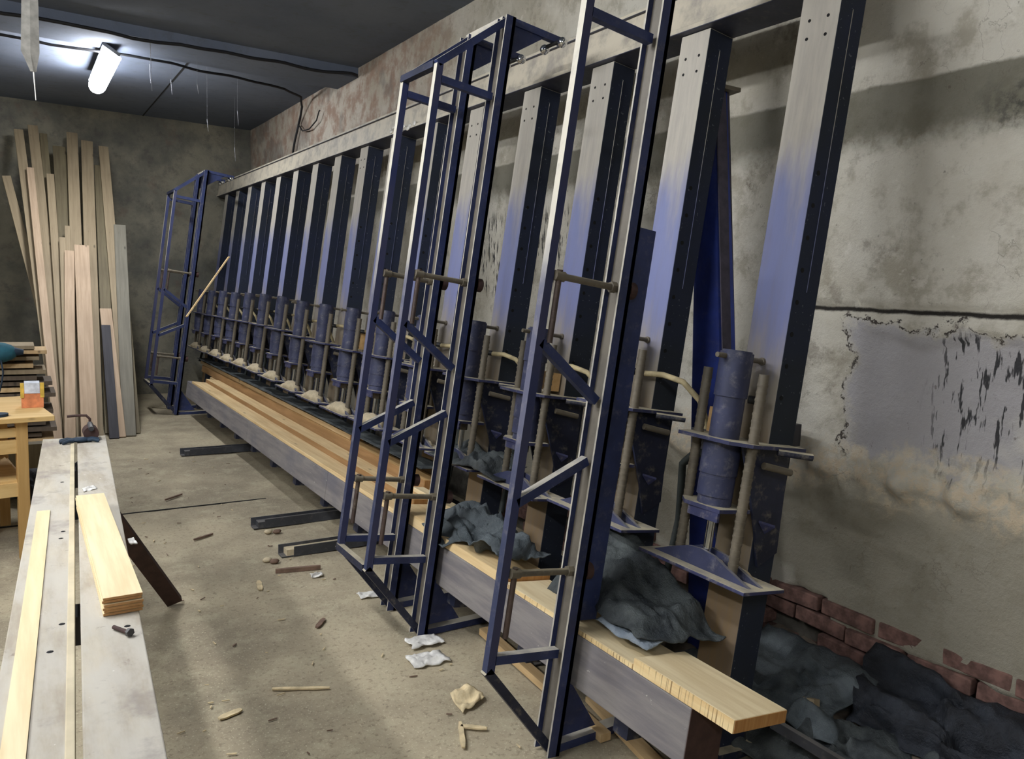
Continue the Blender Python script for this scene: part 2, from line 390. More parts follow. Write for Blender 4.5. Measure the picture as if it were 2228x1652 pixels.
    cm = t.math('MULTIPLY', t.ramp(cr, .014, .004), t.ramp(y, 2.35, 2.1))
    col = t.mix(cm, col, srgb(34, 30, 26))
    t.bump(t.math('ADD', n3, t.math('MULTIPLY', n2, 2.)), .6, .016)
    return t.out(col)
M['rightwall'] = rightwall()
def emis():
    t = NT('lamp_diffuser', .5); t.b.inputs['Emission Color'].default_value = (.97, .98, 1, 1); t.b.inputs['Emission Strength'].default_value = LAMP
    return t.out((.9, .9, .9, 1))
M['lamp'] = emis()

# ------------------------------------------------------------------ the room
XW, YW, ZC = 2.8, 11.3, 3.6
XL, YB = -4.2, -3.2
def sheet(fn, nu, nv, smooth=True):
    mb = MB(); vs = [fn(i/nu, j/nv) for j in range(nv+1) for i in range(nu+1)]
    mb.add(vs, [(j*(nu+1)+i, j*(nu+1)+i+1, (j+1)*(nu+1)+i+1, (j+1)*(nu+1)+i) for j in range(nv) for i in range(nu)], smooth); return mb
def nz3(p, s, o=0): return noise.noise(Vector(p)*s + Vector((o, o*1.7, 0)))
def fl_fn(a, b):
    x = XL + (XW+.4-XL)*a; y = YB + (YW+.2-YB)*b
    h = .006*nz3((x, y, 0), 2.1) + .003*nz3((x, y, 0), 9)
    if 1.75 < x and y < 9: h += .0
    return (x, y, min(h, .004))
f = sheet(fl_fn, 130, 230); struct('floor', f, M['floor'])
struct('ceiling', MB().box((XL, YB, ZC), (XW+.3, YW+.3, ZC+.15)), M['ceiling'])
def rw(a, b):
    y = YB + (YW-YB)*a**1.0; edge = .27 + .035*nz3((0, y, 0), 2.3, 5) + .02*nz3((0, y, 0), 11, 3) + (.09 if 1.9 < y < 2.12 else 0)
    z = edge + (ZC-edge)*b
    d = .008*nz3((0, y, z), 1.1) + .004*nz3((0, y, z), 5, 2)
    if y < 6: d += .004*nz3((0, y, z), 14, 4)
    if y < 2.3: d -= .0 if abs(z-1.565) > .02 else .0
    g = abs(z-1.565)
    if y < 2.3 and g < .03: d -= .03*(1-g/.03)*min(1, (2.3-y)/.2)
    rb = math.exp(-((z-.92-.06*nz3((0, y, 0), 1.5))/.09)**2)
    if y < 4: d += .05*rb*max(0, .3+1.4*nz3((0, y, z), 9, 7)) + .022*rb*nz3((0, y, z), 19, 7) + (.012*abs(nz3((0, y, z), 12, 2)) if .9 < z < 1.56 and y > 1.84 else 0)
    if y < 1.84 and 1.0 < z < 1.47 + .05*nz3((0, y, 0), 4): d -= .018
    if b == 0: d -= .03
    return (XW - d, y, z)
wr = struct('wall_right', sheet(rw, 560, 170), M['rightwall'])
link('footing', MB().box((XW+.05, YB, 0), (XW+.3, YW+.1, .5)), M['mortar'], None, wr)
bmesh_shared = None
k = 0
for row in range(5):                                   # bricks bared below the plaster
    for i in range(17):
        y0 = .55 + i*.25 + (.125 if row % 2 else 0); z0 = .01 + row*.074
        if rnd.random() < .12: continue
        if bmesh_shared is None:
            o = link('brick', MB().box((-.06, -.118, 0), (.06, .118, .062)), M['brick'], None, wr, .006); bmesh_shared = o
        else:
            o = bmesh_shared.copy(); COL.objects.link(o)
        o.location = (XW+.045+rnd.uniform(-.012, .012), y0, z0); o.rotation_euler = (rnd.uniform(-.03, .03), 0, rnd.uniform(-.04, .04))
def fwf(a, b):
    x = XL + (XW-XL)*a; z = ZC*b
    return (x, YW + .02*nz3((x, 0, z), 1.3) + .015*nz3((x, 0, z), 5), z)
struct('wall_far', sheet(fwf, 160, 90), M['farwall'])
struct('wall_left', MB().box((XL-.15, YB, 0), (XL, YW+.2, ZC)), M['farwall'])
struct('wall_back', MB().box((XL, YB-.15, 0), (XW+.3, YB, ZC)), M['farwall'])
# shallow rib across the ceiling, cables run along its two lower edges
struct('trim_1', MB().box((XL, 7.3, ZC-.09), (XW, 7.86, ZC+.01)), M['ceiling'])
jm = MB()
for x in (-1.05, 1.45): jm.box((x-.006, 7.9, ZC-.004), (x+.006, YW, ZC+.001))
struct('trim_2', jm, M['hole'])
jm = MB().box((XL, 5.62, 0.0), (1.5, 5.632, .0055)).box((XL, 2.4, 0), (-.2, 2.412, .0055))
struct('trim_3', jm, M['hole'])
def wavy(pts, amp=.01, sub=8, seed=1):
    out = []
    for a, b in zip(pts[:-1], pts[1:]):
        for i in range(sub):
            t = i/sub; p = Vector(a).lerp(Vector(b), t)
            out.append(p + Vector((noise.noise(p*3+Vector((seed, 0, 0))), noise.noise(p*3+Vector((0, seed, 0))), noise.noise(p*3+Vector((0, 0, seed)))))*amp)
    return out + [Vector(pts[-1])]
zc = ZC-.09
single('ceiling_cable', MB().tube(wavy([(-4, 7.27, zc-.01), (0, 7.26, zc-.02), (1.4, 7.24, zc-.02), (2.2, 7.26, zc-.015), (2.76, 7.22, zc)], .035), .014), M['cable'],
       'thick black cable nearer the camera, running across the ceiling to the right wall', 'cable', (1.4, 7.26, zc-.02))
single('ceiling_cable', MB().tube(wavy([(-4, 7.9, zc-.01), (0, 7.9, zc-.02), (1.25, 7.88, zc-.02), (1.75, 8.05, zc-.0), (2.4, 8.35, zc+.03), (2.66, 8.6, zc+.03), (2.74, 8.8, zc-.02), (2.755, 9.0, 3.35), (2.76, 9.2, 3.05), (2.76, 9.35, 2.85)], .02), .012), M['cable'],
       'thin black cable beyond the ceiling rib, bending down the right wall', 'cable', (1.25, 7.88, zc-.02))
single('cable_loop', MB().tube(wavy([(2.755, 9.0, 3.32), (2.75, 8.85, 3.24), (2.75, 8.6, 3.22), (2.75, 8.35, 3.27), (2.75, 8.25, 3.36)], .01), .007), M['cable'],
       'small loop of black wire on the right wall under the ceiling', 'wire', (2.75, 8.6, 3.22))

# ------------------------------------------------------------------ fluorescent lamps
def fixture(x, y0, y1, z, label, tilt=0):
    T = Thing('ceiling_lamp', label, 'lamp', (x, (y0+y1)/2, z+.11), 'fluorescent ceiling lamps')
    T.part('lamp_body', MB().bar((x-.016*math.sin(-tilt)-0, y0, z+.085), (x-.016*math.sin(-tilt), y1, z+.085), .15, .03, (math.cos(tilt), 0, math.sin(tilt))), M['body'], bevel=.004)
    d = MB(); rings = []
    for yy, s_ in ((y0+.01, .7), (y0+.03, 1), (y1-.03, 1), (y1-.01, .7)):
        ring = []
        for i in range(9):
            a = math.pi*i/8
            px, pz = .078*s_*math.cos(a), -.085*s_*math.sin(a)
            ring.append(Vector((x+px*math.cos(tilt)-pz*math.sin(tilt), yy, z+.07+px*math.sin(tilt)+pz*math.cos(tilt))))
        rings.append(ring)
    d.loft(rings); T.part('diffuser', d, M['lamp'])
    T.part('hanger', MB().cyl((x, y0+.15, z+.11), (x, y0+.15, ZC-(.09 if 7.3 < y0+.15 < 7.86 else 0)), .006, 6), M['body'])
    T.part('hanger', MB().cyl((x, y1-.15, z+.11), (x, y1-.15, ZC), .006, 6), M['body'])
    return T
fixture(.76, 7.66, 9.15, 3.38, 'glowing white fluorescent lamp under the ceiling above the leaning boards', -.55)
fixture(-2.4, 3.6, 5.1, 3.4, 'fluorescent lamp farthest to the left of the room')
fixture(-.6, 2.2, 3.7, 3.4, 'fluorescent lamp over the bench')
fixture(-2.4, 1.2, 2.7, 3.4, 'fluorescent lamp left of the bench')
fixture(-1.6, -2.9, -1.4, 3.4, 'added fluorescent fill lamp far behind the camera')  # unseen, added as fill for the steel faces turned to the camera
T = Thing('hanging_strip', 'pale ragged strip hanging from the ceiling at upper left', 'strip', (.09, 4.5, 3.6))
vs = []
mb = MB()
pts = [(.085, 4.5, 3.6), (.09, 4.52, 3.1), (.10, 4.5, 2.85), (.095, 4.5, 2.62), (.105, 4.5, 2.53)]
wd = [.03, .028, .034, .038, .012]
rings = [[Vector((p[0]-w_, p[1], p[2])), Vector((p[0], p[1]-.006, p[2])), Vector((p[0]+w_, p[1], p[2])), Vector((p[0], p[1]+.006, p[2]))] for p, w_ in zip(pts, wd)]
mb.loft(rings, False); T.part('strip', mb, M['pale_strip'])
T.part('thread', MB().cyl((.105, 4.5, 2.55), (.112, 4.5, 2.40), .004, 5, .002), M['paper'])
for i, (x, y, z0, z1) in enumerate([(1.0, 7.3, 3.51, 3.1), (1.62, 8.2, 3.1, 2.98), (1.25, 7.9, 3.35, 3.22), (1.42, 7.6, 3.28, 3.2), (1.95, 8.4, 3.26, 3.12), (1.1, 8.1, 3.5, 3.33), (2.15, 9.4, 3.05, 2.9)]):
    single('cobweb_thread', MB().cyl((x, y, z0), (x+.01, y, z1), .003, 5, .001).cyl((x, y, 3.6), (x, y, z0), .0007, 4), M['web_thread'], ['short cobweb thread hanging just right of the glowing lamp', 'longest cobweb thread, hanging in front of the far wall', 'cobweb thread near the ceiling joint right of the lamp', 'faint cobweb thread between the lamp and the bending cable', 'cobweb thread close to the bending cable', 'bright short cobweb thread below the thin ceiling cable', 'cobweb thread nearest the right wall corner'][i], 'cobweb', (x, y, z0), 'cobweb threads')

# ------------------------------------------------------------------ press: posts
PY = [1.82 + .594*i for i in range(16)]
ORD = ['first', 'second', 'third', 'fourth', 'fifth', 'sixth', 'seventh', 'eighth', 'ninth', 'tenth', 'eleventh', 'twelfth', 'thirteenth', 'fourteenth', 'fifteenth', 'sixteenth']
def make_post(y, holes):
    T = Thing('press_post', '', 'post', (2.065, y, flw(2.065)), 'upright posts of the press', True)
    u0, u1 = 2.0, 2.13; h = .08; w0 = flw(2.065)+.005
    # box column with small weld seam down the near side
    T.part('column', MB().box((u0, y-h, w0), (u1, y+h, 2.93)), M['post'], bevel=.004)
    T.part('weld_seam', MB().box((u0+.066, y-h-.003, 1.9), (u0+.072, y-h+.002, 2.86)), M['post'])
    if holes:
        for i in range(8):
            w_ = 2.30-.11*i; T.part('adjusting_hole', MB().cyl((u0+.026, y-h-.0015, w_), (u0+.026, y-h+.004, w_), .0085, 10), M['hole'])
        for dy in (-.037, .037):
            for w_ in (2.83, 2.767): T.part('bolt_hole', MB().cyl((u0-.0015, y+dy, w_), (u0+.004, y+dy, w_), .006, 8), M['hole'])
    T.part('base_plate', MB().box((1.96, y-.12, flw(1.96)+.002), (2.2, y+.12, flw(2.2)+.012)), M['steel'])
    return T.o
p0 = make_post(PY[0], True); p1 = make_post(PY[8], False)
for i, y in enumerate(PY):
    o = p0 if i == 0 else p1 if i == 8 else copy_tree(p0 if i < 8 else p1)
    if i: o.location = mp(2.065, y, flw(2.065))
    o['label'] = 'dusty-faced upright steel press post, %s from the camera end of the row' % ORD[i]
# top beam
y0b, y1b = PY[0]-.075, YW-.08
T = Thing('top_beam', 'long dusty steel beam joining the tops of all the press posts', 'beam', (2.05, PY[0], 2.93), None, True)
T.part('web', MB().box((1.985, y0b+.08, 2.95), (2.13, y1b, 3.10)), M['beam'])
T.part('flange', MB().box((1.97, y0b+.08, 2.932), (2.135, y1b, 2.955)), M['beam'], bevel=.003)
T.part('flange', MB().box((1.97, y0b+.08, 3.09), (2.135, y1b, 3.108)), M['beam'], bevel=.003)
T = Thing('sawdust_heap', 'white splash of dust and cobweb on the top beam', 'dust', (1.968, 5.1, 2.93), None, True)
mb = MB()
for i in range(14):
    v = 5.0+.42*rnd.random(); mb.ball((1.968, v, 2.935+.05*rnd.random()), .012+.012*rnd.random(), 6, (.35, 1.3, .8))
T.part('dust_speck', mb, M['paper']).__setitem__('kind', 'stuff')

# ------------------------------------------------------------------ press: hydraulic jacks
def make_jack(y, hose, heap=False):
    T = Thing('hydraulic_jack', '', 'jack', (1.89, y, .905), 'hydraulic jacks on the press posts', True)
    cu = 1.865
    T.part('mounting_plate', MB().prism([(1.78, y-.10, 1.358), (1.84, y-.15, 1.358), (2.11, y-.15, 1.358), (2.11, y+.15, 1.358), (1.84, y+.15, 1.358), (1.77, y+.12, 1.358)], (0, 0, .012)), M['plate'])
    bolt = MB().cyl((1.965, y-.15, 1.352), (2.06, y-.215, 1.352), .012, 10)
    T.part('bolt', bolt, M['steel'])
    cy = MB().cyl((cu, y, 1.37), (cu, y, 1.51), .051, 20).cyl((cu, y, 1.51), (cu, y, 1.662), .056, 20).cyl((cu, y, 1.662), (cu, y, 1.668), .05, 20)
    c = T.part('cylinder', cy, M['jack'])
    T.part('cross_pin', MB().cyl((1.77, y, 1.645), (1.99, y, 1.645), .009, 10).cyl((1.99, y, 1.645), (2.0, y, 1.645), .014, 8), M['rod'], c)
    T.part('port_fitting', MB().cyl((1.92, y-.03, 1.51), (1.95, y-.06, 1.51), .014, 8), M['black'], c)
    lw = MB().cyl((cu, y, 1.245), (cu, y, 1.358), .064, 20).cyl((cu, y, 1.235), (cu, y, 1.245), .060, 20).cyl((cu, y, 1.17), (cu, y, 1.235), .061, 20, .061).cyl((cu+.004, y, 1.14), (cu+.004, y, 1.17), .058, 12)
    T.part('lower_cylinder', lw, M['jack'])
    T.part('guide_plate', MB().prism([(1.80, y-.09, 1.127), (1.95, y-.09, 1.127), (1.97, y+.02, 1.127), (1.92, y+.12, 1.127), (1.84, y+.12, 1.127), (1.79, y+.06, 1.127)], (0, 0, .013)).box((1.80, y-.085, 1.095), (1.81, y+.05, 1.127)), M['plate'])
    T.part('piston_rod', MB().cyl((1.872, y, .96), (1.872, y, 1.127), .0145, 12), M['chrome'])
    T.part('rod_nut', MB().cyl((1.872, y, 1.085), (1.872, y, 1.127), .027, 6, smooth=False), M['rod'])
    for s_ in (-1, 1):
        st = MB().cyl((1.87, y+s_*.122, .925), (1.87, y+s_*.122, 1.60), .0165, 12)
        if s_ == -1 and False: pass
        for i in range(26): st.cyl((1.87, y+s_*.122, .96+i*.024), (1.87, y+s_*.122, .968+i*.024), .0185, 10)
        T.part('threaded_rod', st, M['rod'])
    # side cheeks that bolt the jack to the post
    ch = MB().prism([(1.86, y-.094, 1.352), (2.1, y-.094, 1.352), (2.12, y-.094, .99), (2.03, y-.094, .94), (1.99, y-.094, 1.06), (1.93, y-.094, 1.2)], (0, .01, 0))
    T.part('cheek_plate', ch, M['steel'])
    ch = MB().prism([(1.86, y+.084, 1.352), (2.1, y+.084, 1.352), (2.12, y+.084, .99), (2.03, y+.084, .94), (1.99, y+.084, 1.06), (1.93, y+.084, 1.2)], (0, .01, 0))
    T.part('cheek_plate', ch, M['steel'])
    T.part('pin', MB().cyl((1.925, y-.135, 1.302), (2.04, y-.155, 1.287), .0125, 12).cyl((1.985, y-.145, 1.294), (1.985, y-.09, 1.294), .009, 8), M['rod'])
    T.part('tab', MB().prism([(1.99, y-.10, 1.10), (2.04, y-.13, 1.09), (2.03, y-.1, 1.06)], (0, 0, .008)), M['plate'])
    # pressing shoe with humped rib
    sh = T.part('shoe', MB().box((1.79, y-.245, .905), (1.988, y+.245, .917)), M['plate'], bevel=.002)
    prof = [(-.22, 0), (-.2, .006), (-.12, .035), (-.06, .058), (0, .066), (.06, .060), (.13, .036), (.2, .008), (.22, 0)]
    T.part('shoe_rib', MB().prism([(1.842, y+a, .917+b) for a, b in prof], (.014, 0, 0)), M['jack'], sh)
    T.part('shoe_rib', MB().prism([(1.90, y+a, .917+b) for a, b in prof], (.014, 0, 0)), M['jack'], sh)
    dd = MB()
    for a, r_ in ((-.1, .055), (.03, .075), (.13, .05)): dd.ball((1.93, y+a, .917), r_, 10, (.5, 1.2, .55))
    dd.ball((1.878, y, .922), .06, 10, (.3, 1.9, .8))
    if heap: dd.ball((1.86, y-.01, .915), .10, 12, (.62, 1.7, .72)).ball((1.85, y+.1, .915), .06, 10, (.8, 1.6, .6))
    for p in dd.v: p.z = max(p.z, .9165); p.x = max(p.x, 1.794)
    T.part('sawdust', dd, M['dustm'], sh)
    # hose to the next post
    if hose: T.part('hose', MB().tube(wavy([(1.95, y-.06, 1.51), (1.965, y-.15, 1.515), (1.98, y-.25, 1.50), (2.02, y-.315, 1.44), (2.06, y-.33, 1.36), (2.09, y-.33, 1.25)], .006, 5), .0115, 8), M['hose_tan'])
    T.part('hose', MB().tube(wavy([(1.93, y+.06, 1.24), (1.96, y+.14, 1.285), (1.97, y+.21, 1.28), (1.985, y+.28, 1.22), (2.03, y+.3, 1.0), (2.0, y+.29, .8), (1.98, y+.27, .72)], .008, 5), .015, 8), M['hose_dark'])
    return T.o
M['dustm'] = plain('sawdust', srgb(188, 174, 146), .95, 0, .12, 40)
j0 = make_jack(PY[0], False); j1 = make_jack(PY[1], True); j2 = make_jack(PY[5], True, True)
for i, y in enumerate(PY):
    o = j0 if i == 0 else j1 if i == 1 else j2 if i == 5 else copy_tree(j1 if i < 5 else j2)
    dw = [0, .03, 0, 0, -.005, 0, -.01, -.005, 0, .02, .025, .02, .01, .01, 0, 0][i]
    if i: o.location = mp(1.89, y, .905+dw)
    o['label'] = 'blue hydraulic jack with piston and pressing shoe, %s from the camera end' % ORD[i]

# ------------------------------------------------------------------ press bed and timber on it
T = Thing('press_bed', 'long grey timber beam lying low along the front of the press', 'beam', (1.63, 1.5, .437), None, True)
segs = [(1.50, 4.62), (4.626, 6.6), (6.606, 9.35)]
for a, b in segs: T.part('beam_length', MB().box((1.55, a, .437), (1.70, b, .614)), M['rail'], bevel=.004)
T.part('end_face', MB().box((1.552, 1.4985, .439), (1.698, 1.501, .612)), M['brown_iron'])  # dark colour stands in for shade on the beam's near end
for i, y in enumerate(PY[:13]):
    Tb = Thing('bed_bracket', 'dark steel bracket under the grey bed beam at the %s post' % ORD[i], 'bracket', (1.7, y, flw(1.7)), 'bed brackets', True)
    Tb.part('bracket_arm', MB().box((1.6, y-.035, .36), (2.0, y+.035, .435)), M['steel'])
    Tb.part('bracket_foot', MB().prism([(1.78, y-.03, .36), (1.98, y-.03, .36), (1.98, y-.03, flw(1.98)+.01), (1.9, y-.03, flw(1.9)+.01)], (0, .06, 0)), M['brown_iron'])
for i, y in enumerate([4.38, 4.97, 7.3, 2.62]):
    x0 = [1.25, 1.24, 1.2, 1.78][i]
    Tf = Thing('floor_channel', ['dusty steel channel foot on the floor, nearest one sticking into the aisle', 'dusty steel channel foot on the floor, middle one sticking into the aisle', 'dark steel channel foot on the floor at the far end of the press', 'steel channel foot behind the frames'][i], 'channel', (x0, y, 0), 'channel feet of the press')
    Tf.part('channel_web', MB().box((x0, y-.035, .004), (2.25, y+.035, .010)), M['dark_steel'])
    Tf.part('channel_side', MB().box((x0+.07, y-.04, .004), (2.25, y-.034, .062)), M['dark_steel'])
    Tf.part('channel_side', MB().box((x0, y+.034, .004), (2.25, y+.04, .062)), M['dark_steel'])
    if i < 3: Tf.part('sawdust', MB().box((x0+.03, y-.033, .010), (2.2, y+.033, .045)), M['dustm'] if i == 0 else M['dark_steel'])
def plank(u0, u1, a, b, w0, w1, mat, label, group='lamellas on the press bed', mat_front=None, bev=.003, du=0):
    T = Thing('timber_board', label, 'board', ((u0+u1)/2, a, w0), group, True)
    mb = MB().box((u0, a, w0), (u1, b, w1)); T.part('board', mb, mat, bevel=bev)
    if mat_front: T.part('sawn_edge', MB().box((u0-.0015, a+.001, w0+.001), (u0+.001, b-.001, w1-.001)), mat_front)
    T.part('end_face', MB().box((u0+.002, a-.0012, w0+.002), (u1-.002, a+.001, w1-.002)), M['end'])
plank(1.55, 1.772, 1.346, 1.757, .616, .656, M['pine_pale'], 'pale pine plank overhanging the near end of the grey bed beam', mat_front=M['kerf'])
plank(1.55, 1.772, 1.76, 2.53, .616, .634, M['pine_pale'], 'thin pale pine plank on the bed beam under the grey film', mat_front=M['kerf'])
plank(1.552, 1.775, 2.535, 3.2, .616, .655, M['pine'], 'pine plank on the bed beam between the two clamp frames', mat_front=M['pine'])
plank(1.552, 1.78, 3.205, 3.62, .616, .672, M['pine'], 'short thick pine plank on the bed beam behind the middle clamp frame', mat_front=M['pine'])
plank(1.552, 1.70, 3.625, 9.1, .616, .640, M['pine'], 'long front pine board on the bed beam running to the far end')
plank(1.705, 1.84, 3.72, 9.15, .616, .674, M['pine'], 'long pine board behind the front board, second from the aisle', mat_front=M['edge_brown'])
plank(1.86, 1.98, 3.92, 10.2, .66, .735, M['orange'], 'orange-toned long pine board at the back of the stack, nearest the posts', mat_front=M['edge_brown'])
plank(1.842, 1.985, 3.8, 9.6, .616, .655, M['pine_dull'], 'lower back pine board under the orange-toned board')
plank(1.875, 1.98, 5.15, 10.4, .738, .775, M['pine_dull'], 'dull pine board lying on top of the orange-toned board')
plank(1.78, 1.85, 3.35, 3.9, .676, .70, M['pine_pale'], 'short pale offcut lying on the stack behind the middle clamp frame')
# yellow lath leaning against the far posts
single('leaning_lath', MB().bar((1.27, 8.3, 1.36), (1.66, 8.6, 2.03), .035, .012), M['pine'], 'thin yellow lath leaning diagonally by the far clamp frame', 'lath', (1.27, 8.3, 1.36), machine=True)

# ------------------------------------------------------------------ clamp frames
def truss(T, y, near=True, screws=True):
    F = M['frame']
    T.part('front_chord', MB().bar((1.207, y+.015, .51), (1.207, y+.015, 2.70), .03, .03, (0, 1, 0)), M['chord'])
    # rear chord: channel open towards the aisle
    a, b = y-.03, y+.055
    r = T.part('rear_chord', MB().box((1.472, a, .20), (1.52, a+.008, 2.99)).box((1.505, a, .20), (1.52, b, 2.99)).box((1.472, b-.008, .20), (1.52, b, 2.99)), F)
    T.part('channel_web', MB().box((1.492, a+.008, .21), (1.506, b-.008, 2.97)), M['web'], r)
    U = (0, 1, 0)
    T.part('rung', MB().bar((1.22, y+.015, .555), (1.475, y+.015, .555), .03, .03, U), F)
    T.part('rung', MB().bar((1.22, y+.015, 2.64), (1.475, y+.015, 2.64), .03, .03, U), F)
    T.part('diagonal_brace', MB().bar((1.215, y+.015, 1.60), (1.475, y+.015, 1.43), .03, .03, U), F)
    T.part('diagonal_brace', MB().bar((1.215, y+.015, 1.075), (1.475, y+.015, 1.225), .03, .03, U), F)
    T.part('sloping_end', MB().bar((1.197, y+.015, .52), (1.51, y+.015, .205), .03, .03, U), M['steel'])
    T.part('sloping_end', MB().bar((1.197, y+.015, 2.70), (1.51, y+.015, 2.99), .03, .03, U), F)
    T.part('foot', MB().bar((1.50, y+.015, flw(1.50)+.018), (1.84, y+.015, flw(1.84)+.018), .05, .03, U), F)
    T.part('gusset', MB().prism([(1.51, y+.01, .24), (1.51, y+.01, .50), (1.70, y+.01, .265)], (0, .006, 0)), F)
    T.part('hanging_arm', MB().bar((1.50, y+.015, 2.985), (1.80, y+.015, 2.985), .03, .03, U), F)
    T.part('gusset', MB().prism([(1.51, y+.01, 2.97), (1.70, y+.01, 2.97), (1.51, y+.01, 2.82)], (0, .006, 0)), F)
    T.part('axle', MB().cyl((1.76, y-.06, 2.965), (1.76, y+.09, 2.965), .009, 8), M['black'])
    for dy in (-.055, .085): T.part('roller', MB().ball((1.76, y+dy, 2.955), .023, 14).cyl((1.76, y+dy-.02, 2.955), (1.76, y+dy+.02, 2.955), .012, 10), M['chrome'])
    if screws:
        for w_ in (1.815, .845):
            s_ = T.part('clamp_screw', MB().cyl((1.24, y-.0, w_), (1.49, y-.0, w_), .0115, 12).cyl((1.455, y, w_), (1.478, y, w_), .019, 6, smooth=False).cyl((1.225, y, w_), (1.262, y, w_), .017, 10), M['rod'])
            T.part('screw_handle', MB().cyl((1.243, y, w_-.215), (1.243, y, w_+.02), .010, 10), M['rust'], s_)
            T.part('screw_pad', MB().cyl((1.525, y, w_), (1.552, y, w_), .03, 16).cyl((1.50, y, w_), (1.53, y, w_), .012, 10), M['brown_iron'], s_)
def clamp(y, double, label):
    T = Thing('clamp_frame', label, 'clamp frame', (1.51, y, flw(1.51)), 'clamp frames hung on the press', True)
    truss(T, y)
    if double:
        truss(T, y+double)
        for u_, w_ in ((1.20, .515), (1.50, 2.985), (1.20, 2.70)):
            T.part('cross_bar', MB().bar((u_, y+.03, w_), (u_, y+double+.02, w_), .03, .03, (0, 0, 1)), M['frame'] if w_ > 2.8 else M['steel'])
    return T
clamp(2.04, 0, 'single navy clamp frame standing nearest the camera')
clamp(3.07, .34, 'double navy clamp frame in the middle of the press')
clamp(9.5, .45, 'double navy clamp frame at the far end of the press')
def upright(u, y, w0, w1, wd, label, mat=None):
    T = Thing('pressure_beam', label, 'beam', (u, y, w0), 'upright pressure beams', True)
    T.part('channel_flange', MB().box((u, y-wd, w0), (u+.075, y-wd+.008, w1)), M['frame'])
    T.part('channel_flange', MB().box((u, y+wd-.008, w0), (u+.075, y+wd, w1)), M['frame'])
    T.part('channel_web', MB().box((u+.002, y-wd+.008, w0), (u+.012, y+wd-.008, w1)), M['web2'])
    return T
upright(1.556, 2.115, .66, 2.035, .06, 'navy upright pressure beam standing on planks behind the nearest clamp frame')
# strut between the first two posts
T = Thing('back_strut', 'bright blue steel strut leaning behind the posts at the camera end', 'strut', (2.5, 2.3, 0))
q = [Vector((2.47, 2.50, 2.44)), Vector((2.47, 2.40, 2.44)), Vector((2.52, 2.38, 2.44)), Vector((2.52, 2.48, 2.44))]
b2 = [Vector((2.47, 2.34, .0)), Vector((2.47, 2.12, .0)), Vector((2.54, 2.07, .0)), Vector((2.54, 2.29, .0))]
T.part('strut_web', MB().loft([b2, q], False), M['brace'])
T.part('flange', MB().bar((2.508, 2.092, .0), (2.498, 2.385, 2.44), .006, .075, (0, 1, 0)), M['flange'])
T.part('cap', MB().bar((2.45, 2.43, 2.452), (2.57, 2.41, 2.445), .14, .016), M['rod'])
T.part('pipe', MB().cyl((2.5, 2.42, 2.46), (2.5, 2.44, 2.6), .018, 10), M['rod'])
# timber wedged behind between second and first post
single('wall_timber', MB().box((2.2, 2.02, 1.0), (2.7, 2.14, 1.09)), M['board_dark'], 'dark timber block bridging from wall to press beside the nearest jack', 'timber', (2.45, 2.08, 1.0))
single('orange_block', MB().box((1.955, 1.93, 1.37), (1.995, 1.985, 1.46)), M['orange'], 'small orange wood block behind the nearest jack', 'block', (1.975, 1.95, 1.37), 'orange wood blocks', True)
single('orange_block', MB().box((1.94, 2.96, 1.385), (1.99, 3.05, 1.47)), M['orange'], 'small orange wood block behind the third jack', 'block', (1.965, 3.0, 1.385), 'orange wood blocks', True)
single('orange_block', MB().box((1.94, 5.36, 1.37), (1.99, 5.45, 1.5)), M['orange'], 'small olive wood block beside the seventh jack', 'block', (1.965, 5.4, 1.37), 'orange wood blocks', True)

# ------------------------------------------------------------------ plastic film sheets
def crumple(name, c4, amp, fold, mat, label, n=34, seed=0, cat='plastic sheet', machine=False, floorz=None, sag=0, group=None):
    A, B, C_, D = [(mp(*p) if machine else Vector(p)) for p in c4]
    def fn(a, b):
        p = A.lerp(B, a).lerp(D.lerp(C_, a), b)
        nrm = (B-A).cross(D-A).normalized()
        if nrm.z < 0: nrm = -nrm
        q_ = p*fold + Vector((seed*3.1, seed, 0))
        r1 = 1-abs(noise.noise(q_))*3; r2 = 1-abs(noise.noise(q_*2.7))*3
        e = min(1, 7*a, 7*(1-a))*min(1, 7*b, 7*(1-b))
        lat = Vector((noise.noise(q_*1.1+Vector((9, 0, 0))), noise.noise(q_*1.1+Vector((0, 9, 0))), 0))*amp*.9
        p = p + nrm*(amp*(r1*.7+r2*.3))*(.35+.65*e) + lat - Vector((0, 0, sag*(1-e)))
        if floorz is not None: p.z = max(p.z, floorz+.004)
        return p
    mb = sheet(fn, n, n); base = sum((v for v in mb.v), Vector())/len(mb.v); base.z = min(v.z for v in mb.v)
    o = single(name, mb, mat, label, cat, tuple(base), group)
    so = o.modifiers.new('thick', 'SOLIDIFY'); so.thickness = .004
    return o
crumple('film_sheet', [(1.56, 2.62, .72), (1.56, 3.24, .70), (1.80, 3.30, .78), (1.82, 2.62, .70)], .07, 7, M['film'], 'grey crumpled plastic film on the planks between the two clamp frames', seed=2, machine=True, sag=.0)
crumple('film_sheet', [(1.50, 3.02, .625), (1.54, 3.26, .66), (1.66, 3.26, .72), (1.64, 2.9, .70)], .03, 8, M['film'], 'corner of grey film hanging over the bed beam edge', seed=9, machine=True)
crumple('film_sheet', [(1.66, 2.78, .69), (1.66, 2.98, .69), (1.75, 2.98, .75), (1.75, 2.78, .75)], .025, 9, M['film_light'], 'light blue-grey film scrap inside the crumpled film', seed=5, machine=True, n=16)
crumple('film_sheet', [(1.60, 1.78, .69), (1.60, 2.3, .68), (1.90, 2.32, .94), (1.90, 1.72, .70)], .06, 6, M['film_dark'], 'dark crumpled film draped on the planks by the nearest post', seed=4, machine=True)
